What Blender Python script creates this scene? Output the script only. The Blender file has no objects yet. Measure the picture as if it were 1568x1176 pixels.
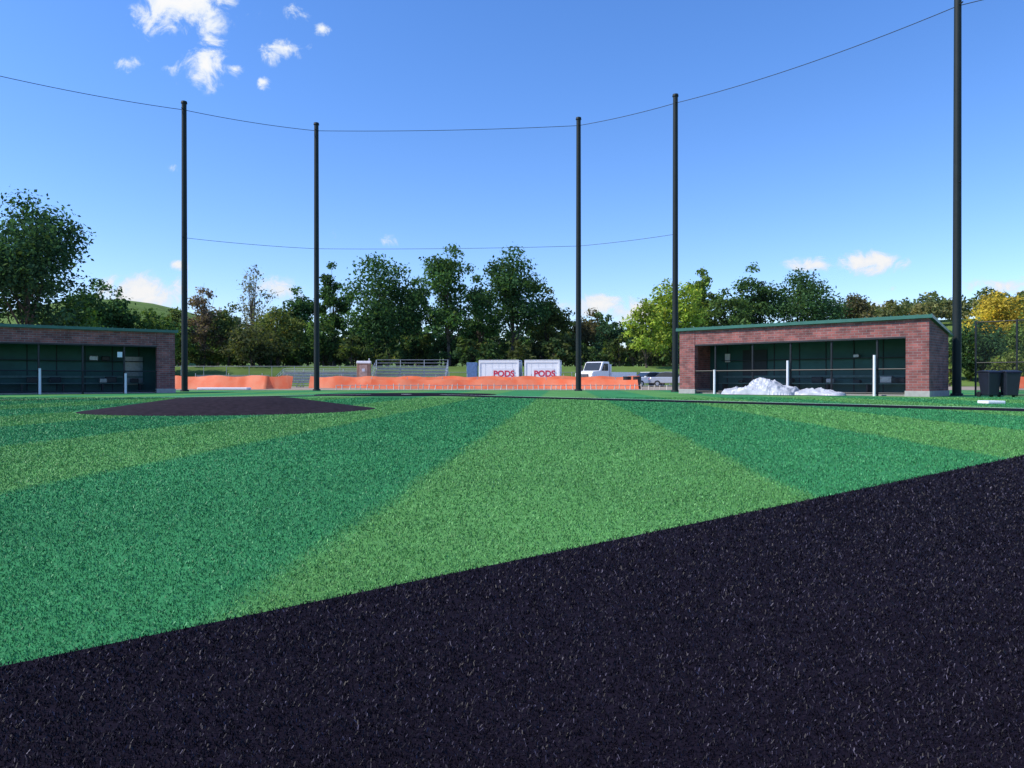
import bpy, math, random
import numpy as np
from mathutils import Vector, Matrix, noise
random.seed(4); rng=np.random.default_rng(7)
scene=bpy.context.scene
COL=scene.collection
F=1130.0; CX=784.0; HY=583.0; EH=0.6
def X_(px,d): return (px-CX)/F*d
def Z_(py,d): return (HY-py)/F*d+EH
# ------------------------------------------------------------ materials
def newmat(name):
    m=bpy.data.materials.new(name); m.use_nodes=True
    return m,m.node_tree,m.node_tree.nodes["Principled BSDF"]
def setc(sock,c): sock.default_value=(c[0],c[1],c[2],1)
def simple(name,c,rough=.6,metal=0,var=.25,scale=6,bump=0,spec=.5):
    m,nt,b=newmat(name)
    b.inputs['Roughness'].default_value=rough; b.inputs['Metallic'].default_value=metal
    b.inputs['Specular IOR Level'].default_value=spec
    tc=nt.nodes.new('ShaderNodeTexCoord'); n=nt.nodes.new('ShaderNodeTexNoise')
    n.inputs['Scale'].default_value=scale; n.inputs['Detail'].default_value=6; n.inputs['Roughness'].default_value=.65
    nt.links.new(tc.outputs['Object'],n.inputs['Vector'])
    r=nt.nodes.new('ShaderNodeValToRGB'); r.color_ramp.elements[0].position=.3; r.color_ramp.elements[1].position=.7
    setc2=lambda e,k: setattr(e,'color',(min(1,c[0]*k),min(1,c[1]*k),min(1,c[2]*k),1))
    setc2(r.color_ramp.elements[0],1-var); setc2(r.color_ramp.elements[1],1+var)
    nt.links.new(n.outputs['Fac'],r.inputs['Fac']); nt.links.new(r.outputs['Color'],b.inputs['Base Color'])
    if bump:
        bp=nt.nodes.new('ShaderNodeBump'); bp.inputs['Strength'].default_value=bump; bp.inputs['Distance'].default_value=.02
        nt.links.new(n.outputs['Fac'],bp.inputs['Height']); nt.links.new(bp.outputs['Normal'],b.inputs['Normal'])
    return m
def leafmat(name,trans,tint=(1.3,1.45,.6)):
    m=bpy.data.materials.new(name); m.use_nodes=True; nt=m.node_tree; nt.nodes.remove(nt.nodes["Principled BSDF"])
    a=nt.nodes.new('ShaderNodeAttribute'); a.attribute_name='col'; b=nt.nodes.new('ShaderNodeBsdfDiffuse')
    nt.links.new(a.outputs['Color'],b.inputs['Color'])
    t=nt.nodes.new('ShaderNodeBsdfTranslucent'); mx=nt.nodes.new('ShaderNodeMixShader'); mul=nt.nodes.new('ShaderNodeVectorMath'); mul.operation='MULTIPLY'
    mul.inputs[1].default_value=tint
    nt.links.new(a.outputs['Color'],mul.inputs[0]); nt.links.new(mul.outputs[0],t.inputs['Color'])
    mx.inputs[0].default_value=trans
    nt.links.new(b.outputs[0],mx.inputs[1]); nt.links.new(t.outputs[0],mx.inputs[2])
    nt.links.new(mx.outputs[0],nt.nodes['Material Output'].inputs['Surface'])
    return m
# ------------------------------------------------------------ mesh helpers
def link(o,parent=None):
    COL.objects.link(o)
    if parent: o.parent=parent
    return o
def empty(name,loc=(0,0,0),rz=0):
    e=bpy.data.objects.new(name,None); e.location=loc; e.rotation_euler=(0,0,rz); e.empty_display_size=.3; COL.objects.link(e); return e
def mesh(name,verts,faces,mat,parent=None,smooth=False):
    me=bpy.data.meshes.new(name); me.from_pydata([tuple(v) for v in verts],[],[tuple(f) for f in faces]); me.update()
    if mat: me.materials.append(mat)
    if smooth:
        for p in me.polygons: p.use_smooth=True
    return link(bpy.data.objects.new(name,me),parent)
def box(name,x0,x1,y0,y1,z0,z1,mat,parent=None,bevel=0):
    v=[(x0,y0,z0),(x1,y0,z0),(x1,y1,z0),(x0,y1,z0),(x0,y0,z1),(x1,y0,z1),(x1,y1,z1),(x0,y1,z1)]
    f=[(3,2,1,0),(4,5,6,7),(0,1,5,4),(1,2,6,5),(2,3,7,6),(3,0,4,7)]
    o=mesh(name,v,f,mat,parent)
    if bevel:
        b=o.modifiers.new('b','BEVEL'); b.width=bevel; b.segments=2
    return o
def prismX(name,poly,x0,x1,mat,parent=None,bevel=0,axis='x'):
    n=len(poly)
    if axis=='x': v=[(x0,a,b) for a,b in poly]+[(x1,a,b) for a,b in poly]
    else: v=[(a,x0,b) for a,b in poly]+[(a,x1,b) for a,b in poly]
    f=[tuple(range(n))[::-1],tuple(range(n,2*n))]+[(i,(i+1)%n,n+(i+1)%n,n+i) for i in range(n)]
    o=mesh(name,v,f,mat,parent)
    import bmesh
    bm=bmesh.new(); bm.from_mesh(o.data); bmesh.ops.recalc_face_normals(bm,faces=bm.faces); bm.to_mesh(o.data); bm.free()
    if bevel:
        b=o.modifiers.new('b','BEVEL'); b.width=bevel; b.segments=2
    return o
def tubes(segs,sides=8):
    V=[];Fc=[]
    for p0,p1,r0,r1 in segs:
        p0=Vector(p0);p1=Vector(p1); d=(p1-p0)
        if d.length<1e-6: continue
        d.normalize(); up=Vector((0,0,1)) if abs(d.z)<.95 else Vector((1,0,0))
        a=d.cross(up).normalized(); b=d.cross(a); s=len(V)
        for p,r in ((p0,r0),(p1,r1)):
            for i in range(sides):
                t=2*math.pi*i/sides; V.append(p+a*math.cos(t)*r+b*math.sin(t)*r)
        for i in range(sides):
            j=(i+1)%sides; Fc.append((s+i,s+sides+i,s+sides+j,s+j))
        Fc.append(tuple(s+i for i in range(sides))); Fc.append(tuple(s+sides+i for i in range(sides))[::-1])
    return V,Fc
def tube(name,segs,mat,parent=None,sides=8):
    v,f=tubes(segs,sides); return mesh(name,v,f,mat,parent)
def ngon_mesh(name,V,nv,cols,mat,extra=None,mats=None):
    n=len(V)//nv
    ev,ef=(extra if extra else ([],[]))
    E=np.array([tuple(v) for v in ev],dtype=np.float32).reshape(-1,3)
    allV=np.vstack([V.astype(np.float32),E]) if len(E) else V.astype(np.float32)
    me=bpy.data.meshes.new(name)
    eloops=[i+len(V) for f in ef for i in f]; ecount=[len(f) for f in ef]
    me.vertices.add(len(allV)); me.vertices.foreach_set('co',allV.ravel())
    loops=np.concatenate([np.arange(len(V)),np.array(eloops,dtype=np.int64)]).astype(np.int32)
    counts=np.concatenate([np.full(n,nv),np.array(ecount,dtype=np.int64)]).astype(np.int32)
    starts=np.concatenate([[0],np.cumsum(counts)[:-1]]).astype(np.int32)
    me.loops.add(len(loops)); me.loops.foreach_set('vertex_index',loops)
    me.polygons.add(len(counts)); me.polygons.foreach_set('loop_start',starts)
    mi=np.concatenate([np.zeros(n),np.ones(len(ecount))]).astype(np.int32)
    me.update(calc_edges=True)
    me.materials.append(mat)
    if mats: me.materials.append(mats)
    me.polygons.foreach_set('material_index',mi)
    at=me.color_attributes.new('col','FLOAT_COLOR','POINT')
    c=np.ones((len(allV),4),dtype=np.float32); c[:len(V),:3]=np.repeat(cols,nv,axis=0)
    at.data.foreach_set('color',c.ravel())
    me.validate()
    o=bpy.data.objects.new(name,me); COL.objects.link(o); return o
# ------------------------------------------------------------ field colours
LIGHT=np.array((.096,.268,.074)); DARK=np.array((.042,.222,.078))  # stripe tones: light and dark of leaning blades put into the colour
CLAY=np.array((.0086,.0066,.0115))
def is_clay(x,y): return y<2.425+.844*x
def stripe(x,y): return (np.mod((x-.07*y+.86)/4.25,1)<.5)
# ------------------------------------------------------------ ground
def sst(a,b,x):
    t=np.clip((x-a)/(b-a),0,1); return t*t*(3-2*t)
def gh(x,y):
    x=np.asarray(x,float); y=np.asarray(y,float)
    z=2.5*sst(80,97,y)+15*sst(160,460,y)
    z=z+26*np.exp(-((x+185)/62)**2-((y-340)/95)**2)*sst(120,230,y)
    z=z+17*np.exp(-((x-210)/85)**2-((y-330)/95)**2)*sst(120,230,y)
    return z
xs=np.concatenate([np.linspace(-1500,-320,8),np.arange(-300,301,10),np.linspace(320,1500,8)])
ys=np.concatenate([[-600,-200,-60,0,60,80],np.arange(83,121,3.),np.arange(130,520,10.),np.linspace(540,2500,8)])
GX,GY=np.meshgrid(xs,ys); GZ=gh(GX,GY)
V=np.stack([GX.ravel(),GY.ravel(),GZ.ravel()],1); nx=len(xs)
Fc=[(j*nx+i,j*nx+i+1,(j+1)*nx+i+1,(j+1)*nx+i) for j in range(len(ys)-1) for i in range(nx-1)]
m_ground=simple('lawn',(.12,.19,.045),.9,var=.3,scale=.15,spec=.1)
mesh('ground',V,Fc,m_ground,smooth=True)
def flat(name,pts,z,mat,parent=None): return mesh(name,[(p[0],p[1],z) for p in pts],[tuple(range(len(pts)))],mat,parent)
def turfmat(name,clay=False):
    m,nt,b=newmat(name); b.inputs['Roughness'].default_value=.9; b.inputs['Specular IOR Level'].default_value=.03 if clay else .08
    tc=nt.nodes.new('ShaderNodeTexCoord'); out=None; sc=[(150,3),(22,4),(.5,3)]
    for s,det in sc:
        n=nt.nodes.new('ShaderNodeTexNoise'); n.inputs['Scale'].default_value=s; n.inputs['Detail'].default_value=det; n.inputs['Roughness'].default_value=.7
        nt.links.new(tc.outputs['Object'],n.inputs['Vector'])
        if out is None: out=n.outputs['Fac']
        else:
            a=nt.nodes.new('ShaderNodeMath'); a.operation='ADD'; nt.links.new(out,a.inputs[0]); nt.links.new(n.outputs['Fac'],a.inputs[1]); out=a.outputs[0]
    mm=nt.nodes.new('ShaderNodeMath'); mm.operation='MULTIPLY'; mm.inputs[1].default_value=1/len(sc); nt.links.new(out,mm.inputs[0]); g=mm.outputs[0]
    mr=nt.nodes.new('ShaderNodeMapRange'); mr.inputs[1].default_value=.38; mr.inputs[2].default_value=.62; mr.inputs[3].default_value=.6; mr.inputs[4].default_value=1.4
    nt.links.new(g,mr.inputs[0])
    if clay:
        base=nt.nodes.new('ShaderNodeRGB'); setc(base.outputs[0],CLAY*1.25); bo=base.outputs[0]
    else:
        sx=nt.nodes.new('ShaderNodeSeparateXYZ'); nt.links.new(tc.outputs['Object'],sx.inputs[0])
        def M(op,a,bb):
            q=nt.nodes.new('ShaderNodeMath'); q.operation=op
            for k,v in enumerate((a,bb)):
                if v is None: continue
                if isinstance(v,(int,float)): q.inputs[k].default_value=v
                else: nt.links.new(v,q.inputs[k])
            return q.outputs[0]
        wob=nt.nodes.new('ShaderNodeTexNoise'); wob.inputs['Scale'].default_value=1.2; wob.inputs['Detail'].default_value=1; nt.links.new(tc.outputs['Object'],wob.inputs['Vector'])
        s=M('SUBTRACT',sx.outputs[0],M('MULTIPLY',sx.outputs[1],.07)); s=M('ADD',s,M('MULTIPLY',wob.outputs['Fac'],.06))
        fr=M('FRACT',M('DIVIDE',M('ADD',s,.83+4.25*20),4.25),None)
        tri=M('ABSOLUTE',M('SUBTRACT',fr,.25),None)
        tri2=M('MINIMUM',tri,M('SUBTRACT',1.0,tri))
        st=nt.nodes.new('ShaderNodeMapRange'); st.inputs[1].default_value=.27; st.inputs[2].default_value=.23; nt.links.new(tri2,st.inputs[0])
        mx=nt.nodes.new('ShaderNodeMix'); mx.data_type='RGBA'; nt.links.new(st.outputs[0],mx.inputs[0])
        setc(mx.inputs[6],DARK*.97); setc(mx.inputs[7],LIGHT*.97); bo=mx.outputs[2]
    vm=nt.nodes.new('ShaderNodeVectorMath'); vm.operation='SCALE'; nt.links.new(bo,vm.inputs[0]); nt.links.new(mr.outputs[0],vm.inputs[3])
    nt.links.new(vm.outputs[0],b.inputs['Base Color'])
    return m
m_turf=turfmat('striped_turf'); m_clay=turfmat('black_turf',True)
flat('turf_field',[(-70,-60),(70,-60),(70,46.3),(-70,46.3)],.004,m_turf)
flat('infield_skin',[(-45,2.425-.844*45),(12.26,12.77),(45,-24.6),(45,-58),(-45,-58)],.008,m_clay)
m_line=simple('white_line_paint',(.75,.76,.78),.7,var=.08,scale=30)
home=Vector((-4.57,32,0))
for nm,d in (('right',Vector((.66,-.753,0))),('left',Vector((-.753,-.66,0)))):
    d.normalize(); n=Vector((-d.y,d.x,0)); L=25.2 if nm=='right' else 27
    a=home+d*3.6; b=home+d*L
    pts=[a-n*.75,b-n*.75,b+n*.75,a+n*.75]; flat('base_path',pts,.009,m_clay)
    a=home+d*1.2; b=home+d*45
    sgn=1 if nm=='right' else -1
    c=n*(.95*sgn); pts=[a-n*.05+c,b-n*.05+c,b+n*.05+c,a+n*.05+c]; flat('foul_line',pts,.014,m_line)
flat('home_plate_circle',[(home.x+3.9*math.cos(t),home.y+3.9*math.sin(t)) for t in np.linspace(0,2*math.pi,64,endpoint=False)],.011,m_clay)
flat('home_plate',[(home.x-.22,home.y),(home.x+.22,home.y),(home.x+.22,home.y-.22),(home.x,home.y-.43),(home.x-.22,home.y-.22)][::-1],.02,m_line)
prof=[(2.85,.0),(2.6,.03),(2.2,.085),(1.6,.17),(1.15,.235),(.9,.25),(0.0,.255)]
V=[];Fc=[];N=72
for r,z in prof[:-1]:
    for i in range(N):
        t=2*math.pi*i/N; V.append((-5.75+r*math.cos(t)*(1+.01*math.sin(5*t)),15.3+r*math.sin(t),z+.006))
V.append((-5.75,15.3,.261)); c=len(V)-1
for k in range(len(prof)-2):
    for i in range(N):
        j=(i+1)%N; Fc.append((k*N+i,k*N+j,(k+1)*N+j,(k+1)*N+i))
for i in range(N): Fc.append(((len(prof)-2)*N+i,(len(prof)-2)*N+(i+1)%N,c))
mesh('pitchers_mound',V,Fc,simple('mound_clay_turf',(.024,.017,.021),.9,var=.5,scale=9,spec=.05),smooth=True)
box('base_bag',12.1,12.55,18.75,19.2,.01,.09,m_line,bevel=.02)
# ------------------------------------------------------------ turf fibres (continuous density)
def fibres(n,y0=.7,y1=26):
    g=np.linspace(y0,y1,4000); pdf=g**-1.75*(.8*g+1.4); cdf=np.cumsum(pdf); cdf/=cdf[-1]
    y=np.interp(rng.random(n),cdf,g); hw=.8*y+1.4; x=(rng.random(n)*2-1)*hw
    k=(np.hypot(x+5.75,y-15.3)>2.9); 
    k&=~((np.abs((x-home.x)*.753+(y-home.y)*.66)<1.1)&(y>12.5))
    x,y=x[k],y[k]; n=len(x)
    cl=is_clay(x,y+rng.normal(0,.008,n))
    sz=(y/1.5)**.80
    w=.0019*sz*(.6+.8*rng.random(n)); h=.0050*(y/1.5)**.5*(.4+1.0*rng.random(n))
    w=np.where(cl,w*1.1,w)
    a=rng.random(n)*2*math.pi; ca,sa=np.cos(a),np.sin(a); la=rng.random(n)*2*math.pi; ll=h*1.1*rng.random(n)
    z0=np.where(cl,.008,.004)
    P0=np.stack([x-ca*w/2,y-sa*w/2,z0],1); P1=np.stack([x+ca*w/2,y+sa*w/2,z0],1)
    tx=x+np.cos(la)*ll; ty=y+np.sin(la)*ll; q=w*.38
    P2=np.stack([tx+ca*q,ty+sa*q,z0+h],1); P3=np.stack([tx-ca*q,ty-sa*q,z0+h],1)
    V=np.stack([P0,P1,P2,P3],1).reshape(-1,3)
    s=stripe(x+.03*np.sin(y*3)+rng.normal(0,.025,n),y)
    col=np.where(s[:,None],LIGHT,DARK)*(.66+.85*rng.random((n,1)))
    hi=rng.random(n)<.05; col[hi]=col[hi]*1.2+np.array((.07,.08,.06))  # pale glints painted into random fibre colours
    dk=rng.random(n)<.08; col[dk]*=.55
    cc=CLAY*(.4+1.5*rng.random((n,1))**1.5)
    hi2=rng.random(n)<.20; cc[hi2]=cc[hi2]+np.array((.088,.080,.118))*(rng.random((hi2.sum(),1))**2.5)  # grey-blue glints painted onto random dark fibres
    return V,np.clip(np.where(cl[:,None],cc,col),0,1)
V,C=fibres(1050000)
m_blade=bpy.data.materials.new('turf_fibre'); m_blade.use_nodes=True; nt=m_blade.node_tree; b=nt.nodes['Principled BSDF']
a=nt.nodes.new('ShaderNodeAttribute'); a.attribute_name='col'; nt.links.new(a.outputs['Color'],b.inputs['Base Color']); b.inputs['Roughness'].default_value=.5; b.inputs['Specular IOR Level'].default_value=.17
ngon_mesh('turf_fibres',V,4,C,m_blade)
# ------------------------------------------------------------ trees
m_bark=simple('bark',(.075,.06,.05),.9,var=.4,scale=4)
m_leaf=leafmat('foliage',.38)
def crown_pts(cx,cy,zb,H,W,cb,n,leaf,color,rs,nb,var,sparse):
    zc0=zb+H*cb; Rz=(zb+H-zc0)/2; zc=zc0+Rz
    C=[];R=[]; tries=0
    while len(C)<nb and tries<5000:
        tries+=1
        d=rs.normal(size=3); d/=np.linalg.norm(d); rr=rs.random()**.4
        k=W*(.085+.095*rs.random())
        sh=1-.22*max(0,d[2]*rr)
        p=np.array([d[0]*max(.1,W/2-k*.8)*rr*sh,d[1]*max(.1,W/2-k*.8)*rr*sh,d[2]*max(.1,Rz-k*.7)*rr])
        if C and min(np.linalg.norm(np.array(C)-(p+np.array([cx,cy,zc])),axis=1))<k*.42: 
            if rs.random()<.7: continue
        C.append(p+np.array([cx,cy,zc])); R.append(k)
    C.append(np.array([cx+W*.05*rs.normal(),cy,zb+H-W*.10])); R.append(W*.11)
    C=np.array(C);R=np.array(R)
    wts=R**2; wts/=wts.sum(); idx=rs.choice(len(C),n,p=wts)
    d=rs.normal(size=(n,3)); d/=np.linalg.norm(d,axis=1)[:,None]
    rad=R[idx]*(rs.random(n)**.35)*(1+.2*rs.normal(size=n).clip(-1,1.8))
    P=C[idx]+d*rad[:,None]*np.array([1.12,1.12,.82])
    P[:,2]=np.maximum(P[:,2],zb+.05)
    nrm=d*.8+np.array([0,0,.45])+rs.normal(size=(n,3))*.75
    t=np.cross(nrm,rs.normal(size=(n,3))); t/=np.linalg.norm(t,axis=1)[:,None]
    v=np.cross(nrm,t); v/=np.linalg.norm(v,axis=1)[:,None]; u=t
    s=leaf*(.5+.9*rs.random(n))[:,None]
    Q=np.stack([P-u*s,P+v*s*.6,P+u*s,P-v*s*.6],1).reshape(-1,3)
    cb_=(1+var*rs.normal(size=len(C))).clip(.5,1.6)[idx]
    lr=(1+.28*rs.normal(size=n)).clip(.4,1.8)
    col=np.array(color)[None,:]*(cb_*lr)[:,None]
    yel=rs.random(n)<.05; col[yel]*=np.array([1.7,1.25,.8])
    segs=[]; tr=max(.12,H*.016)
    zt=zb+H*(cb+.35*(1-cb)); lean=rs.normal()*W*.03
    pts=[(cx,cy,zb-.15),(cx+lean*.3,cy,zb+H*cb*.5),(cx+lean*.7,cy,zb+H*cb),(cx+lean,cy,zt),(cx+lean*1.4,cy,zb+H*.8)]
    rr=[tr*1.25,tr,tr*.85,tr*.5,tr*.12]
    for i in range(4): segs.append((pts[i],pts[i+1],rr[i],rr[i+1]))
    for k in rs.permutation(len(C))[:min(len(C),16 if not sparse else 30)]:
        f=rs.random()*.75; z0=zb+H*cb*.8+(zt-zb-H*cb*.8)*f*1.2
        p0=np.array([cx+lean*.7,cy,z0]); p2=C[k]
        if p2[2]<z0: p0[2]=max(zb+H*cb*.6,p2[2]-1)
        mid=(p0+p2)/2+np.array([0,0,-.06*W*rs.random()])+rs.normal(size=3)*W*.015
        segs.append((p0,mid,tr*.35,tr*.2)); segs.append((mid,p2,tr*.2,tr*.05))
        if sparse:
            for q in range(5):
                e=p2+rs.normal(size=3)*R[k]*.8; segs.append((mid if q<2 else p2,e,tr*.12,tr*.03))
    return Q,col,segs
def tree(name,specs,seed,leaf=.3,dens=1.0,nb=34,var=.22,cbf=.22,sparse=False):
    rs=np.random.default_rng(seed); Qs=[];Cl=[];S=[]
    if leaf<.5: leaf*=.74; dens*=.95
    for (px,top,wpx,d,color,*rest) in specs:
        cb=rest[0] if rest else cbf
        x=X_(px,d); W=wpx/F*d; zb=float(gh(x,d)); H=max(2.0,Z_(top,d)-zb)
        n=int(dens*3.0*W*H*(1-cb)/(leaf*leaf))
        Q,c,s=crown_pts(x,d,zb,H,W,cb,n,leaf,np.array(color)*1.35,rs,nb,var,sparse); Qs.append(Q);Cl.append(c);S+=s
    return ngon_mesh(name,np.vstack(Qs),4,np.clip(np.vstack(Cl),0,1),m_leaf,extra=tubes(S,6),mats=m_bark)
G1=(.046,.094,.038);G2=(.054,.106,.038);BG=(.038,.078,.042);YG=(.19,.25,.04);OL=(.085,.110,.04);BR=(.10,.085,.042);GO=(.38,.29,.045);PK=(.14,.105,.08)
tree('oak_tree',[(35,286,255,72,BG,.14)],11,.28,.95,60)
tree('maple_tree',[(-70,330,200,78,BG,.15)],12,.34,.9,40)
tree('maple_tree',[(150,425,120,84,G1,.12)],13,.28)
tree('maple_tree',[(110,452,110,76,(.10,.17,.04),.1)],14,.28)
tree('maple_tree',[(225,470,110,88,(.075,.13,.04),.08)],15,.28)
tree('birch_tree',[(388,404,84,112,(.15,.15,.13),.2)],16,.26,.16,26,sparse=True)
tree('crabapple_tree',[(312,438,80,98,PK,.12)],17,.26,.6,30,sparse=True)
tree('crabapple_tree',[(268,470,70,96,OL,.1)],18,.28,.8)
tree('hawthorn_tree',[(350,462,90,101,OL,.1)],19,.28,.75)
tree('hawthorn_tree',[(425,468,100,101,(.11,.13,.045),.08)],20,.28,.85)
tree('hawthorn_tree',[(385,495,110,96,(.085,.095,.045),.05)],21,.28,.85)
tree('maple_tree',[(455,436,80,112,G1,.2)],22,.3)
tree('maple_tree',[(512,400,66,116,G2,.2)],23,.3)
tree('maple_tree',[(495,478,80,102,(.07,.12,.04),.1)],24,.3)
tree('linden_tree',[(583,385,148,104,G1,.1)],25,.3,1.0,60)
tree('linden_tree',[(688,371,112,104,G2,.2)],26,.3,.9,50)
tree('linden_tree',[(782,372,136,106,G1,.17)],27,.3,.95,58)
tree('linden_tree',[(842,438,74,110,(.09,.11,.035),.12)],28,.3)
tree('maple_tree',[(638,425,66,114,(.06,.11,.045),.12)],29,.3)
tree('maple_tree',[(735,420,70,116,(.06,.11,.045),.12)],30,.3)
tree('copper_beech_tree',[(905,470,80,112,BR,.1)],31,.28)
tree('maple_tree',[(932,482,55,106,BG,.08)],32,.28)
tree('honey_locust_tree',[(1035,424,125,98,YG,.08)],33,.28,.95,46)
tree('honey_locust_tree',[(990,456,80,94,(.22,.28,.05),.06)],34,.28,.9,30)
tree('honey_locust_tree',[(1075,410,70,108,(.12,.18,.04),.1)],35,.28,1.0,26)
tree('ash_tree',[(1150,402,92,110,G2,.12)],36,.3,1,36)
tree('oak_tree',[(1220,409,160,112,G1,.1)],37,.3,1.05,64)
tree('maple_tree',[(1118,440,76,104,(.07,.12,.04),.1)],38,.3)
tree('copper_beech_tree',[(1305,448,84,118,(.10,.095,.05),.1)],39,.3)
tree('honey_locust_tree',[(1532,444,115,120,GO,.12)],40,.3,.8,34)
tree('maple_tree',[(1500,485,110,84,G1,.08)],41,.28)
tree('maple_tree',[(1585,470,100,88,(.10,.15,.04),.08)],42,.28)
tree('maple_tree',[(1545,535,70,70,(.14,.18,.05),.05)],43,.22)
rs=np.random.default_rng(5)
sp=[]
for i in range(26):
    px=1300+rs.random()*330; d=280+rs.random()*60
    x=X_(px,d); zb=float(gh(x,d)); hgt=11+4*rs.random()
    top=HY-(zb+hgt-EH)*F/d
    sp.append((px,top,55+20*rs.random(),d,[(.13,.14,.06),(.10,.13,.055),(.09,.12,.055),(.16,.15,.06)][rs.integers(4)],.05))
tree('distant_trees',sp,51,.7,.6,16)
sp=[]
for i in range(16):
    px=-60+rs.random()*600; d=210+rs.random()*30
    sp.append((px,503-22*rs.random(),60,d,(.09,.12,.05),.05))
for i in range(56):
    px=225+i*15.2+rs.random()*12; d=128+rs.random()*35
    sp.append((px,508-34*rs.random(),60+24*rs.random(),d,[(.05,.09,.04),(.075,.105,.04),(.045,.08,.04)][rs.integers(3)],.02))
tree('distant_trees',sp,52,.55,.55,14)
sp=[]
for i in range(64):
    px=255+i*12.4+rs.random()*10; d=98+rs.random()*14
    sp.append((px,533-24*rs.random(),40+24*rs.random(),d,[(.040,.07,.028),(.065,.09,.03),(.075,.09,.035),(.045,.08,.03)][rs.integers(4)],.01))
for i in range(22):
    px=1450+rs.random()*170; d=75+rs.random()*25
    sp.append((px,540-15*rs.random(),45,d,[(.045,.08,.03),(.10,.14,.035)][rs.integers(2)],.02))
tree('shrubs',sp,53,.36,.6,12)
# ------------------------------------------------------------ net poles, netting
m_black=simple('black_metal',(.012,.014,.018),.5)
m_pole=simple('dark_green_pole_paint',(.009,.016,.017),.6,var=.2,scale=2,spec=.3)
m_cable=simple('steel_cable',(.05,.055,.07),.5,metal=.3)
PH=15.9
poles=[(-46,14),(-28.3,33),(-18.1,40.8),(-11.7,44.2),(3.9,43.3),(8.8,39.8),(17.78,29.5),(27.6,19.9)]
for x,y in poles:
    e=empty('backstop_net_pole',(x,y,0))
    tube('shaft',[((0,0,-.1),(0,0,PH),.165,.13)],m_pole,e,20)
    tube('cap',[((0,0,PH+.002),(0,0,PH+.12),.17,.15)],m_pole,e,16)
    tube('base_collar',[((0,0,0),(0,0,.1),.24,.22)],m_pole,e,16)
    tube('pulley_bracket',[((0,0,15.55),(0,-.32,15.55),.03,.03),((0,0,8.5),(0,-.25,8.5),.025,.025)],m_black,e,6)
def cable(name,p,q,sag,r=.02,n=14,parent=None,mat=None):
    P=[Vector(p).lerp(Vector(q),i/n)+Vector((0,0,-sag*4*(i/n)*(1-i/n))) for i in range(n+1)]
    return tube(name,[(P[i],P[i+1],r,r) for i in range(n)],mat or m_cable,parent,5)
net=empty('backstop_netting')
def netmat(name,f):
    m=bpy.data.materials.new(name); m.use_nodes=True; nt=m.node_tree; nt.nodes.remove(nt.nodes['Principled BSDF']); b=nt.nodes.new('ShaderNodeBsdfDiffuse')
    setc(b.inputs['Color'],(.02,.025,.035))
    tr=nt.nodes.new('ShaderNodeBsdfTransparent'); mx=nt.nodes.new('ShaderNodeMixShader'); mx.inputs[0].default_value=f
    nt.links.new(tr.outputs[0],mx.inputs[1]); nt.links.new(b.outputs[0],mx.inputs[2]); nt.links.new(mx.outputs[0],nt.nodes['Material Output'].inputs['Surface']); return m
m_net=netmat('black_netting',.05); m_link=netmat('chain_link',.2)
for i in range(len(poles)-1):
    a,bq=poles[i],poles[i+1]; L=math.hypot(a[0]-bq[0],a[1]-bq[1]); sag=.008*L+.0009*L*L
    if i==3: sag=.12
    zt=15.55; n=16
    cable('top_cable',(a[0],a[1],zt),(bq[0],bq[1],zt),sag,.017,n,net)
    if 2<=i<=4: cable('mid_cable',(a[0],a[1],8.5),(bq[0],bq[1],8.5),sag*.6,.012,n,net)
    V=[];Fc=[]
    for k in range(n+1):
        t=k/n; x=a[0]+(bq[0]-a[0])*t; y=a[1]+(bq[1]-a[1])*t
        V+= [(x,y,.03),(x,y,zt-sag*4*t*(1-t))]
    for k in range(n): Fc.append((2*k,2*k+2,2*k+3,2*k+1))
    mesh('net_panel',V,Fc,m_net,net)
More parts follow.
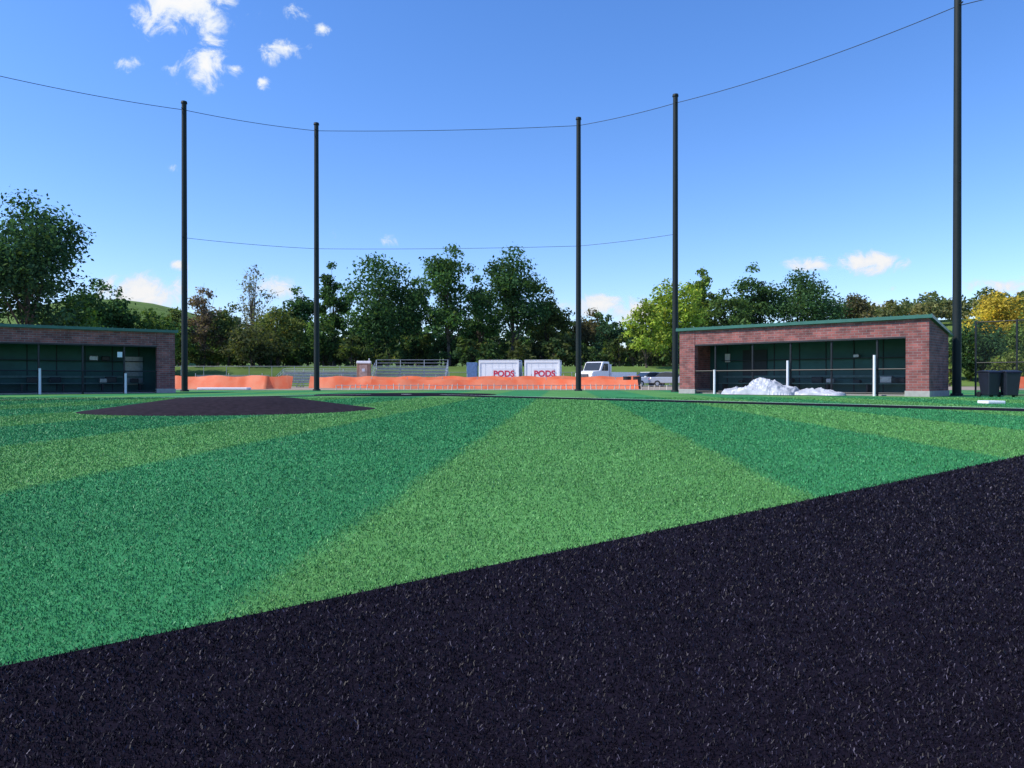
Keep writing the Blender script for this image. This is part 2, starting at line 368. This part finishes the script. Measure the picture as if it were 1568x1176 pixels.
# ------------------------------------------------------------ dugouts
def brickmat():
    m,nt,b=newmat('brick'); b.inputs['Roughness'].default_value=.9
    tc=nt.nodes.new('ShaderNodeTexCoord'); sx=nt.nodes.new('ShaderNodeSeparateXYZ'); nt.links.new(tc.outputs['Object'],sx.inputs[0])
    ad=nt.nodes.new('ShaderNodeMath'); ad.operation='ADD'; nt.links.new(sx.outputs[0],ad.inputs[0]); nt.links.new(sx.outputs[1],ad.inputs[1])
    cb=nt.nodes.new('ShaderNodeCombineXYZ'); nt.links.new(ad.outputs[0],cb.inputs[0]); nt.links.new(sx.outputs[2],cb.inputs[1])
    bk=nt.nodes.new('ShaderNodeTexBrick'); nt.links.new(cb.outputs[0],bk.inputs['Vector'])
    bk.inputs['Scale'].default_value=1; bk.inputs['Brick Width'].default_value=.30; bk.inputs['Row Height'].default_value=.10; bk.inputs['Mortar Size'].default_value=.009
    setc(bk.inputs['Color1'],(.31,.10,.09)); setc(bk.inputs['Color2'],(.15,.052,.055)); setc(bk.inputs['Mortar'],(.24,.19,.19)); bk.inputs['Bias'].default_value=-.1
    n=nt.nodes.new('ShaderNodeTexNoise'); n.inputs['Scale'].default_value=2.5; n.inputs['Detail'].default_value=5; nt.links.new(cb.outputs[0],n.inputs['Vector'])
    mr=nt.nodes.new('ShaderNodeMapRange'); mr.inputs[1].default_value=.3; mr.inputs[2].default_value=.7; mr.inputs[3].default_value=.65; mr.inputs[4].default_value=1.25; nt.links.new(n.outputs['Fac'],mr.inputs[0])
    vm=nt.nodes.new('ShaderNodeVectorMath'); vm.operation='SCALE'; nt.links.new(bk.outputs['Color'],vm.inputs[0]); nt.links.new(mr.outputs[0],vm.inputs[3]); nt.links.new(vm.outputs[0],b.inputs['Base Color'])
    bp=nt.nodes.new('ShaderNodeBump'); bp.inputs['Strength'].default_value=.6; bp.inputs['Distance'].default_value=.01; bp.invert=True; nt.links.new(bk.outputs['Fac'],bp.inputs['Height']); nt.links.new(bp.outputs[0],b.inputs['Normal'])
    return m
m_brick=brickmat(); m_conc=simple('concrete',(.36,.35,.34),.9,scale=5,var=.15)
m_roof=simple('green_roof_metal',(.03,.13,.10),.4,var=.15,scale=3)
m_gwall=simple('green_wall_paint',(.022,.095,.088),.7,var=.25,scale=1.5)
m_white=simple('white_paint',(.78,.79,.82),.5,var=.06)
m_bench=simple('bench_alloy',(.35,.38,.40),.4,metal=.6)
m_benchg=simple('bench_green',(.06,.15,.14),.5)
m_dark=simple('dark_interior',(.02,.03,.035),.8)
def dugout(loc,rz,posts,whites):
    e=empty('brick_dugout',(loc[0],loc[1],0),rz); L=10.6; D=2.6
    zf,zbk=2.93,2.40; CW=.8
    for k,(a,b_) in enumerate(((0,CW),(L-CW,L))):
        box('column_base',a-.03,b_+.03,-.03,.33,0,.22,m_conc,e,.01)
        box('brick_column',a,b_,0,.3,.222,zf,m_brick,e)
        xa,xb=(a,a+.25) if k==0 else (b_-.25,b_)
        zl=lambda y: zf+(zbk-zf)*y/D
        prismX('side_wall',[(.302,.222),(D,.222),(D,zl(D)),(.302,zl(.302))],xa,xb,m_brick,e)
        box('side_wall_base',xa-.03,xb+.03,.332,D+.03,0,.22,m_conc,e)
    box('brick_lintel',CW+.002,L-CW-.002,.02,.28,2.28,zf-.003,m_brick,e)
    box('steel_lintel',CW+.002,L-CW-.002,.0,.3,2.215,2.277,m_black,e)
    o=.10; s=(zbk-zf)/D
    yz=[(-o,zf+.004-s*o),(D+.25,zf+.004+s*(D+.25)),(D+.25,zf+.07+s*(D+.25)),(-o,zf+.11-s*o)]
    prismX('roof',yz,-.12,L+.12,m_roof,e)
    box('roof_fascia',-.13,L+.13,-o-.03,-o-.002,zf-.0,zf+.12,m_roof,e)
    for i in range(24):
        x=-.1+i*(L+.2)/23
        prismX('roof_seam',[(-o,zf+.112-s*o),(D+.25,zf+.072+s*(D+.25)),(D+.25,zf+.10+s*(D+.25)),(-o,zf+.14-s*o)],x-.012,x+.012,m_roof,e)
    box('back_wall',.252,L-.252,D-.2,D-.02,0,zbk-.02,m_gwall,e)
    for i in range(1,9): box('wall_batten',i*L/9-.02,i*L/9+.02,D-.23,D-.202,0,zbk-.03,m_dark,e)
    box('floor_slab',.252,L-.252,.34,D-.202,.0,.05,m_conc,e)
    box('bench_seat',1.0,L-1.0,D-.75,D-.38,.46,.5,m_benchg,e)
    box('bench_back',1.0,L-1.0,D-.30,D-.27,.74,.84,m_benchg,e)
    for i in range(6):
        x=1.2+i*(L-2.4)/5; box('bench_leg',x-.03,x+.03,D-.7,D-.34,.05,.458,m_black,e)
    box('shelf',1.0,L-1.0,D-.5,D-.24,1.55,1.58,m_dark,e)
    rs=random.Random(int(loc[1]))
    for i in range(9):
        x=rs.uniform(1.2,L-1.4); z=.5 if rs.random()<.6 else 1.58; s_=rs.uniform(.14,.3)
        box('gear_bag',x,x+s_*1.6,D-.68 if z<1 else D-.48,D-.42 if z<1 else D-.26,z+.002,z+s_,rs.choice([m_dark,m_black,m_dark,m_bench]),e,.03)
    for p in posts: tube('post',[((p,.12,0),(p,.12,2.214),.045,.045)],m_black,e)
    for z in (1.05,.12): tube('rail',[((CW,.06,z),(L-CW,.06,z),.028,.028)],m_black,e)
    mesh('rail_net',[(CW,.07,.12),(L-CW,.07,.12),(L-CW,.07,1.05),(CW,.07,1.05)],[(0,1,2,3)],m_link,e)
    for w,z in whites: tube('white_post_pad',[((w,-.06,.0),(w,-.06,z),.055,.05)],m_white,e,10)
    return e
rd=dugout((7.9,34.8),math.atan2(-.70,.716),[1.8,3.6,5.3,7.0,8.75],[(1.85,1.1),(5.25,1.45),(8.7,1.6)])
box('wall_notice',1.1,1.35,2.3,2.36,1.5,1.9,m_white,rd)
box('dark_doorway_panel',2.0,3.2,2.33,2.365,.05,2.05,m_dark,rd)  # solid dark panel: shade of an opening put into its colour
ld=dugout((-24.9,29.6),math.atan2(.6,.8),[1.6,3.3,5.0,6.7,8.4],[(5.03,1.15),(8.43,.95),(1.63,1.1)])
box('wall_notice',8.1,8.3,.0,.06,1.7,1.95,m_white,ld); box('window_panel',8.8,9.6,2.33,2.36,.4,1.8,simple('blue_grey_glass',(.18,.26,.3),.2),ld)  # window panel in plain blue-grey, lighter than the wall
m_tarp=simple('white_tarp_plastic',(.40,.42,.47),.4,var=.25,scale=3)
def tarp(name,loc,rz,lx,ly,h,seed,pk=0.):
    nx,ny=130,50; V=[];Fc=[]
    for j in range(ny):
        for i in range(nx):
            u=i/(nx-1)*2-1; v=j/(ny-1)*2-1
            edge=max(0,1-(abs(u)**3+abs(v)**2.4)); p=Vector((u*lx+seed,v*ly*1.1,seed))
            lump=.62+.33*noise.noise(Vector((u*2.3+seed*3,v*1.1,.3)))+.28*math.exp(-((u-pk)/.35)**2)
            r1=abs(noise.noise(p*2.1)); r2=abs(noise.noise(p*5+Vector((3,1,0)))); r3=abs(noise.noise(p*11))
            z=h*edge**.35*lump*(1.08-.55*r1-.3*r2-.15*r3)
            V.append((u*lx*(1+.1*noise.noise(p*2)),v*ly*(1+.25*noise.noise(p*1.3+Vector((9,9,9)))),max(.012,z)))
    for j in range(ny-1):
        for i in range(nx-1): Fc.append((j*nx+i,j*nx+i+1,(j+1)*nx+i+1,(j+1)*nx+i))
    o=mesh(name,V,Fc,m_tarp,None); o.location=loc; o.rotation_euler=(0,0,rz); return o
A=math.atan2(-.70,.716)
def rl(x,y): return (7.9+.716*x+.70*y,34.8-.70*x+.716*y,.016)
tarp('crumpled_tarp',rl(4.45,-.95),A,1.7,.75,.68,3,.2)
tarp('crumpled_tarp',rl(6.75,-.75),A,1.1,.5,.34,8,-.2)
# ------------------------------------------------------------ trash bins + fence on right
def bin_(x,y,rz):
    e=empty('wheeled_trash_bin',(x,y,0),rz); m=simple('navy_bin_plastic',(.010,.014,.028),.5)
    V=[(-.2,-.22,.06),(.2,-.22,.06),(.2,.2,.06),(-.2,.2,.06),(-.26,-.3,.9),(.26,-.3,.9),(.26,.28,.9),(-.26,.28,.9)]
    o=mesh('body',V,[(3,2,1,0),(4,5,6,7),(0,1,5,4),(1,2,6,5),(2,3,7,6),(3,0,4,7)],m,e); bb=o.modifiers.new('b','BEVEL'); bb.width=.03; bb.segments=2
    prismX('lid',[(-.34,.902),(.3,.902),(.3,.95),(.1,.99),(-.3,.95)],-.28,.28,m,e,.015)
    tube('handle',[((-.2,.34,.92),(.2,.34,.92),.018,.018)],m,e)
    for s in (-1,1): tube('wheel',[((s*.22,.22,.1),(s*.27,.22,.1),.1,.1)],m_black,e,16)
bin_(17.6,27.2,.1); bin_(18.2,27.0,-.15)
def fence(name,p,q,n,h,mat,netm,rails=(.1,1.0)):
    e=empty(name); p=Vector(p);q=Vector(q); zz=lambda c: float(gh(c.x,c.y))
    for i in range(n+1):
        c=p.lerp(q,i/n); z=zz(c); tube('post',[((c.x,c.y,z-.05),(c.x,c.y,z+h+.05),.035,.035)],mat,e,8)
    for r in rails: tube('rail',[((p.x,p.y,zz(p)+h*r),(q.x,q.y,zz(q)+h*r),.022,.022)],mat,e,6)
    if netm: mesh('mesh_panel',[(p.x,p.y,zz(p)+.03),(q.x,q.y,zz(q)+.03),(q.x,q.y,zz(q)+h),(p.x,p.y,zz(p)+h)],[(0,1,2,3)],netm,e)
    return e
fence('chain_link_fence',(18.25,29.05,0),(26,21.4,0),8,2.9,m_black,m_link,(.02,.45,1.0))
m_galv=simple('galvanised_steel',(.42,.44,.46),.4,metal=.7)
fence('chain_link_fence',(-48,84,0),(-17,84,0),12,1.9,m_galv,m_link,(.02,1.0))
fence('chain_link_fence',(-17,78,0),(40,78,0),22,1.5,m_galv,m_link,(.02,1.0))
# ------------------------------------------------------------ orange barrier + low pickets
m_or=bpy.data.materials.new('orange_barrier_mesh'); m_or.use_nodes=True; nt=m_or.node_tree; b=nt.nodes['Principled BSDF']
b.inputs['Roughness'].default_value=.5; b.inputs['Specular IOR Level'].default_value=.2
tcn=nt.nodes.new('ShaderNodeTexCoord'); nn=nt.nodes.new('ShaderNodeTexNoise'); nn.inputs['Scale'].default_value=1.2; nn.inputs['Detail'].default_value=5; nt.links.new(tcn.outputs['Object'],nn.inputs['Vector'])
rp=nt.nodes.new('ShaderNodeValToRGB'); rp.color_ramp.elements[0].position=.35; rp.color_ramp.elements[1].position=.65; rp.color_ramp.elements[0].color=(1,.20,.08,1); rp.color_ramp.elements[1].color=(1,.31,.16,1)
nt.links.new(nn.outputs['Fac'],rp.inputs[0]); nt.links.new(rp.outputs[0],b.inputs['Base Color'])
tl=nt.nodes.new('ShaderNodeBsdfTranslucent'); nt.links.new(rp.outputs[0],tl.inputs[0]); mA=nt.nodes.new('ShaderNodeMixShader'); mA.inputs[0].default_value=.35
nt.links.new(b.outputs[0],mA.inputs[1]); nt.links.new(tl.outputs[0],mA.inputs[2])
nt.links.new(mA.outputs[0],nt.nodes['Material Output'].inputs['Surface'])
def barrier(pts,h,seed):
    e=empty('orange_barrier_fence'); rs=random.Random(seed); V=[];Fc=[];segs=[]
    P=[]
    for a,b_ in zip(pts[:-1],pts[1:]):
        L=math.dist(a,b_); n=int(L/.25)
        for i in range(n): P.append((a[0]+(b_[0]-a[0])*i/n,a[1]+(b_[1]-a[1])*i/n))
    ph=0
    for i,(x,y) in enumerate(P):
        ph+=rs.uniform(.15,.4); s=math.sin(ph)**2; top=h*(1-.10*s)+rs.uniform(-.012,.012)
        yy=y+.06*math.sin(ph*1.7)+rs.uniform(-.012,.012); lean=.5
        V+=[(x,yy,.02+.02*s),(x,yy+lean*.5+rs.uniform(-.02,.02),top*.5),(x,yy+lean,top)]
        if i%10==0: segs.append(((x,y+.62,0),(x,y+.62,h+.15),.025,.025))
    for i in range(len(P)-1):
        a=3*i; Fc+=[(a,a+3,a+4,a+1),(a+1,a+4,a+5,a+2)]
    mesh('mesh_sheet',V,Fc,m_or,e,smooth=True); tube('stakes',segs,m_galv,e,6)
barrier([(-30,53),(-17,51),(-16,54)],.98,1); barrier([(-16,58),(0,57),(10,56)],.98,2)
barrier([(-10,52),(2,53),(9,51)],.72,3); barrier([(38,56),(52,54)],1.0,4)
e=empty('low_picket_fence'); seg=[]; rs2=random.Random(3)
x=-11.5
while x<11:
    hh=rs2.uniform(.25,.42); seg.append(((x,48.3+rs2.uniform(-.1,.1),0),(x+rs2.uniform(-.05,.05),48.3,hh),.035,.03)); x+=rs2.uniform(.28,.5)
tube('pickets',seg,simple('weathered_white_plastic',(.62,.55,.48),.7),e,6)
tube('rail',[((-11.5,48.38,.3),(11,48.38,.3),.02,.02)],m_galv,e,6)
flat('gravel_path',[(-80,47.5),(80,47.5),(80,78),(-80,78)],.004,simple('tan_gravel',(.33,.27,.2),.95,var=.3,scale=.6))
box('folded_cover',-20.6,-17.3,48.2,49.0,.0,.16,m_white,bevel=.05)
# ------------------------------------------------------------ bleachers
def bleacher(name,x0,x1,y,rows,h0,rise,rail):
    e=empty(name,(x0,y,0)); L=x1-x0; run=.62
    for r in range(rows):
        z=h0+r*rise; yy=r*run
        box('seat_plank',0,L,yy,yy+.25,z+.17,z+.21,m_bench,e); box('foot_plank',0,L,yy-.28,yy-.03,z-.22,z-.18,m_bench,e); box('riser',0,L,yy+.26,yy+.275,z-.05,z+.12,m_bench,e)
    zt=h0+(rows-1)*rise; yb=(rows-1)*run+.3
    seg=[]; n=int(L/1.8)
    for i in range(n+1):
        x=L*i/n
        seg+= [((x,-.3,0),(x,yb,zt),.03,.03),((x,yb,0),(x,yb,zt+rail),.03,.03),((x,-.3,.03),(x,yb,.03),.025,.025),((x,-.2,0),(x,-.2,h0-.2),.025,.025),((x,yb*.5,0),(x,yb*.5,zt*.55),.025,.025),((x,yb,.1),(x,yb*.5,zt*.5),.02,.02)]
    if rail:
        for k in (.33,.66,1.0): seg.append(((0,yb,zt+rail*k),(L,yb,zt+rail*k),.022,.022))
        for x in (0,L):
            for k in (.5,1.0): seg.append(((x,-.2,h0+.1+rail*k),(x,yb,zt+rail*k),.022,.022))
            for r in range(rows): seg.append(((x,r*run,h0+r*rise),(x,r*run,h0+r*rise+rail),.022,.022))
    tube('frame',seg,m_galv,e,6)
bleacher('bleachers',X_(568,66),X_(682,66),66,5,.5,.30,.85)
bleacher('bleachers',X_(418,66),X_(545,66),67,4,.45,.27,.45)
bleacher('bleachers',X_(285,70),X_(400,70),71,3,.45,.25,0)
# ------------------------------------------------------------ portable toilet
e=empty('portable_toilet',(X_(557.5,64),64,0),.1)
m_tan=simple('tan_plastic',(.42,.22,.14),.6); m_cream=simple('cream_plastic',(.6,.58,.6),.5)
box('skid',-.6,.6,-.6,.6,0,.12,m_black,e); box('body',-.56,.56,-.56,.56,.122,2.1,m_tan,e,.02)
box('door',-.33,.33,-.6,-.562,.2,1.95,simple('door_plastic',(.55,.36,.28),.5),e,.01); box('door_sign',-.12,.12,-.62,-.602,1.4,1.65,m_white,e)
prismX('roof',[(-.6,2.102),(.6,2.102),(.55,2.2),(.2,2.32),(-.2,2.32),(-.55,2.2)],-.6,.6,m_cream,e)
tube('vent_pipe',[((.4,.4,2.1),(.4,.4,2.55),.05,.05)],m_cream,e)
for i in range(3): box('vent_slot',-.57,-.561,-.3,.3,1.7+i*.1,1.74+i*.1,m_black,e)
# ------------------------------------------------------------ storage containers
m_pod=simple('container_white',(.88,.89,.91),.45,var=.03,scale=1.5); m_podt=simple('container_blue_trim',(.14,.24,.42),.5); m_red=simple('red_lettering',(.62,.02,.06),.5)
m_podg=simple('container_grey_roof',(.7,.72,.76),.5)
def pod(px0,px1,d,rz,tx):
    L=(px1-px0)/F*d; e=empty('storage_container',(X_(px0,d),d,0),rz); H=2.45; W=2.4
    box('body',.05,L-.05,.05,W-.05,.15,H-.06,m_pod,e)
    for x in (0,L-.14): 
        for y in (0,W-.14): box('corner_post',x,x+.14,y,y+.14,0,H,m_pod,e)
    box('roof',.0,L,.0,W,H+.002,H+.09,m_podg,e,.03)
    box('base_rail',.142,L-.142,.0,.12,.02,.2,m_podg,e); box('top_rail',.142,L-.142,0,.12,H-.16,H-.002,m_pod,e)
    n=int(L/.55)
    for i in range(1,n): box('rib',i*L/n-.012,i*L/n+.012,.038,.049,.2,H-.16,m_podg,e)
    box('end_panel',-.02,.045,.16,W-.16,.2,H-.1,m_podt,e)
    for y in (.5,1.2,1.9): box('end_rib',-.045,-.022,y-.03,y+.03,.2,H-.1,m_podt,e)
    box('sign_panel',tx-.05,tx+1.85,.0,.026,.6,1.75,m_white,e)
    cu=bpy.data.curves.new('lettering','FONT'); cu.body='PODS'; cu.size=.78; cu.extrude=.005; cu.offset=.025; cu.materials.append(m_red)
    t=bpy.data.objects.new('lettering',cu); t.rotation_euler=(math.pi/2,0,0); t.location=(tx-.02,-.012,1.0); link(t,e)
    box('underline',tx+.05,tx+1.7,-.014,-.002,.78,.84,m_red,e)
pod(733,795,69,-.14,1.4); pod(803,857,68.6,-.14,.9)
box('storage_crate',X_(714,70),X_(730,70),70.6,72.2,0,2.35,m_podt,bevel=.03)
# ------------------------------------------------------------ vehicles
m_paint=simple('white_car_paint',(.85,.86,.88),.3,var=.03); m_glass=simple('dark_glass',(.03,.04,.05),.08,var=.1); m_tyre=simple('tyre',(.02,.02,.02),.9); m_silver=simple('silver_car_paint',(.5,.52,.56),.3,metal=.5,var=.05)
m_lamp=simple('lamp_lens',(.7,.68,.6),.2)
def wheel(e,x,y,r,w):
    s=1 if y>0 else -1
    tube('wheel',[((x,y-w/2,r),(x,y+w/2,r),r,r)],m_tyre,e,20); tube('hub',[((x,y+s*w/2,r),(x,y+s*(w/2+.02),r),r*.55,r*.5)],m_galv,e,14)
def truck(loc,rz):
    e=empty('delivery_truck',loc,rz)
    prismX('cab',[(.3,.55),(2.5,.55),(2.55,1.25),(2.35,1.42),(1.35,1.52),(.95,2.25),(.75,2.32),(-.1,2.32),(-.1,.55)],-.95,.95,m_paint,e,.06,'y')
    prismX('windshield',[(1.38,1.54),(.99,2.22),(1.02,2.24),(1.42,1.55)],-.82,.82,m_glass,e,0,'y')
    for s in (-1,1):
        prismX('side_window',[(.1,1.5),(1.1,1.5),(.8,2.15),(.1,2.15)],*sorted((s*.952,s*.965)),m_glass,e,0,'y')
        prismX('fender',[(1.2,.5),(1.25,.95),(1.45,1.08),(2.1,1.08),(2.4,.9),(2.5,.5)],*sorted((s*.953,s*1.08)),m_paint,e,0,'y')
        tube('mirror_arm',[((1.0,s*.95,1.6),(1.1,s*1.25,1.75),.02,.02)],m_black,e,6); box('mirror',1.05,1.12,min(s*1.18,s*1.34),max(s*1.18,s*1.34),1.5,1.95,m_black,e,.02)
        wheel(e,1.85,s*.93,.43,.26); wheel(e,-3.0,s*.9,.43,.4)
        box('headlamp',2.55,2.6,min(s*.6,s*.88),max(s*.6,s*.88),.85,1.05,m_lamp,e,.01)
    box('grille',2.552,2.6,-.52,.52,.72,1.2,m_black,e,.01)
    for k in range(4): box('grille_bar',2.601,2.615,-.5,.5,.78+k*.11,.81+k*.11,m_galv,e)
    box('bumper',2.5,2.72,-1.02,1.02,.4,.62,m_galv,e,.03)
    box('chassis',-4.2,2.3,-.45,.45,.45,.6,m_black,e)
    box('flatbed',-4.4,-.25,-1.1,1.1,.7,.95,m_paint,e,.02)
    for s in (-1,1): box('bed_side',-4.4,-.25,min(s*1.05,s*1.1),max(s*1.05,s*1.1),.952,1.4,m_paint,e)
    box('headboard',-.3,-.22,-1.04,1.04,.952,2.1,m_paint,e)
truck((X_(922,66),67.5,0),math.radians(-132))
def car(loc,rz,paint):
    e=empty('parked_car',loc,rz)
    prismX('body',[(-2.2,.35),(-2.25,.75),(-2.1,.95),(-1.3,1.0),(1.0,.98),(1.95,.85),(2.2,.65),(2.2,.35)],-.88,.88,paint,e,.07,'y')
    prismX('cabin',[(-1.75,.97),(-1.2,1.4),(-.6,1.46),(.2,1.43),(1.05,.97)],-.76,.76,m_glass,e,.05,'y')
    prismX('roof',[(-1.2,1.42),(-.6,1.475),(.2,1.45),(.15,1.49),(-.6,1.51),(-1.2,1.46)],-.7,.7,paint,e,0,'y')
    for x in (-1.4,1.35):
        for s in (-1,1): wheel(e,x,s*.8,.32,.2)
    for s in (-1,1):
        box('headlamp',2.17,2.24,min(s*.5,s*.8),max(s*.5,s*.8),.6,.75,m_lamp,e,.01); box('tail_lamp',-2.28,-2.2,min(s*.55,s*.82),max(s*.55,s*.82),.7,.85,m_red,e,.01)
        box('side_mirror',.75,.9,min(s*.8,s*.98),max(s*.8,s*.98),.95,1.08,paint,e,.02)
car((X_(988,76),75.5,0),math.radians(-150),m_paint); car((X_(1022,77),74.5,0),math.radians(-20),m_silver)
def barrel(x,y):
    e=empty('trash_barrel',(x,y,0))
    tube('drum',[((0,0,0),(0,0,.3),.27,.29),((0,0,.3),(0,0,.86),.29,.3)],m_black,e,16); tube('rim',[((0,0,.86),(0,0,.92),.32,.32)],m_dark,e,16)
barrel(X_(962,54),54.5); barrel(X_(975,54),53.8)
# ------------------------------------------------------------ clouds (far patches; scattered sunlight put in as emission)
m=bpy.data.materials.new('cloud_glow'); m.use_nodes=True; nt=m.node_tree; nt.nodes.remove(nt.nodes['Principled BSDF']); L_=nt.links.new
def M(op,a,b=None,clamp=False):
    q=nt.nodes.new('ShaderNodeMath'); q.operation=op; q.use_clamp=clamp
    for k,v in enumerate((a,b)):
        if v is None: continue
        if isinstance(v,(int,float)): q.inputs[k].default_value=v
        else: L_(v,q.inputs[k])
    return q.outputs[0]
tc=nt.nodes.new('ShaderNodeTexCoord'); ln=nt.nodes.new('ShaderNodeVectorMath'); ln.operation='LENGTH'
fl=nt.nodes.new('ShaderNodeVectorMath'); fl.operation='MULTIPLY'; fl.inputs[1].default_value=(1,0,1); L_(tc.outputs['Object'],fl.inputs[0]); L_(fl.outputs[0],ln.inputs[0])
geo=nt.nodes.new('ShaderNodeNewGeometry'); nz=nt.nodes.new('ShaderNodeTexNoise'); nz.inputs['Scale'].default_value=.0115; nz.inputs['Detail'].default_value=9; nz.inputs['Roughness'].default_value=.66; nz.inputs['Distortion'].default_value=.5; L_(geo.outputs['Position'],nz.inputs['Vector'])
oi=nt.nodes.new('ShaderNodeObjectInfo'); sp_=nt.nodes.new('ShaderNodeSeparateColor'); L_(oi.outputs['Color'],sp_.inputs[0])
mask=M('SUBTRACT',1.0,ln.outputs['Value'],True)
dn=M('ADD',M('MULTIPLY',M('MULTIPLY',mask,sp_.outputs[0]),1.0),M('MULTIPLY',M('SUBTRACT',nz.outputs['Fac'],.5),2.7))
ms=nt.nodes.new('ShaderNodeMapRange'); ms.interpolation_type='SMOOTHSTEP'; ms.inputs[1].default_value=.22; ms.inputs[2].default_value=.95; L_(dn,ms.inputs[0])
fac=M('MULTIPLY',ms.outputs[0],M('MINIMUM',M('MULTIPLY',mask,5.0),1.0))
n2=nt.nodes.new('ShaderNodeMapRange'); n2.inputs[1].default_value=.4; n2.inputs[2].default_value=1.2; L_(dn,n2.inputs[0])
cc=nt.nodes.new('ShaderNodeMix'); cc.data_type='RGBA'; L_(n2.outputs[0],cc.inputs[0]); setc(cc.inputs[6],(.72,.84,1.0)); setc(cc.inputs[7],(.97,.97,.98))
em=nt.nodes.new('ShaderNodeEmission'); L_(cc.outputs[2],em.inputs[0]); tr=nt.nodes.new('ShaderNodeBsdfTransparent'); mx=nt.nodes.new('ShaderNodeMixShader')
L_(fac,mx.inputs[0]); L_(tr.outputs[0],mx.inputs[1]); L_(em.outputs[0],mx.inputs[2]); L_(mx.outputs[0],nt.nodes['Material Output'].inputs['Surface'])
try: m.cycles.emission_sampling='NONE'
except Exception: pass
clouds=[(275,8,120,60,1.15),(312,102,58,42,1.1),(195,97,30,18,1.0),(437,76,52,28,1.0),(492,45,18,15,.95),(361,106,18,14,.9),(404,127,16,13,1),(318,62,34,16,.9),(460,12,30,26,.5),(262,105,18,12,.6),
(270,404,26,13,1.1),(215,450,115,44,1.3),(420,440,60,36,1.0),(915,466,80,26,1.3),(980,478,60,40,1.3),(1250,405,56,20,1.15),(1340,400,80,29,1.25),(1545,437,100,20,.9),(597,362,36,16,.25),(516,357,22,10,.3),(262,258,12,9,.3),(1365,443,20,9,.55),(1300,470,130,20,.6)]
DC=2600.
for i,(cx,cy,rx,ry,s) in enumerate(clouds):
    d=DC+i*7; V=[];Fc=[]; n=8
    for j in range(n+1):
        for k in range(n+1):
            u=k/n*2-1; v=j/n*2-1; V.append((u,.25*(u*u+v*v),v))
    for j in range(n):
        for k in range(n): Fc.append((j*(n+1)+k,j*(n+1)+k+1,(j+1)*(n+1)+k+1,(j+1)*(n+1)+k))
    o=mesh('cloud',V,Fc,m,smooth=True); o.location=(X_(cx,d),d,Z_(cy,d)); o.scale=(rx/F*d,rx/F*d,ry/F*d); o.color=(s,s,s,1)
# ------------------------------------------------------------ world
AZ=math.radians(-103); EL=math.radians(44)
S=Vector((math.sin(AZ)*math.cos(EL),math.cos(AZ)*math.cos(EL),math.sin(EL)))
sun=bpy.data.lights.new('sun','SUN'); sun.energy=4.9; sun.angle=math.radians(.5); sun.color=(1,.93,.82)
so=bpy.data.objects.new('sun',sun); so.rotation_euler=S.to_track_quat('Z','Y').to_euler(); so.location=(0,0,50); COL.objects.link(so)
w=bpy.data.worlds.new("World"); scene.world=w; w.use_nodes=True; nt=w.node_tree; bg=nt.nodes['Background']; bg.inputs['Strength'].default_value=.15
sky=nt.nodes.new('ShaderNodeTexSky'); sky.sky_type='NISHITA'; sky.sun_disc=False; sky.sun_elevation=EL; sky.sun_rotation=AZ; sky.air_density=1.0; sky.dust_density=.3; sky.ozone_density=3; sky.altitude=0
hs=nt.nodes.new('ShaderNodeHueSaturation'); hs.inputs['Saturation'].default_value=1.22; hs.inputs['Value'].default_value=1.32
tint=nt.nodes.new('ShaderNodeVectorMath'); tint.operation='MULTIPLY'; tint.inputs[1].default_value=(1.0,.99,1.2)
nt.links.new(sky.outputs[0],hs.inputs['Color']); nt.links.new(hs.outputs[0],tint.inputs[0]); nt.links.new(tint.outputs[0],bg.inputs['Color'])
# ------------------------------------------------------------ camera
cam=bpy.data.cameras.new('camera'); cam.sensor_width=36; cam.lens=F/1568*36; cam.clip_end=6000; cam.clip_start=.05
co=bpy.data.objects.new('camera',cam); co.location=(0,0,EH); co.rotation_euler=(math.radians(90-.25),0,0); COL.objects.link(co); scene.camera=co
scene.view_settings.view_transform='Standard'; scene.view_settings.look='None'; scene.view_settings.exposure=0
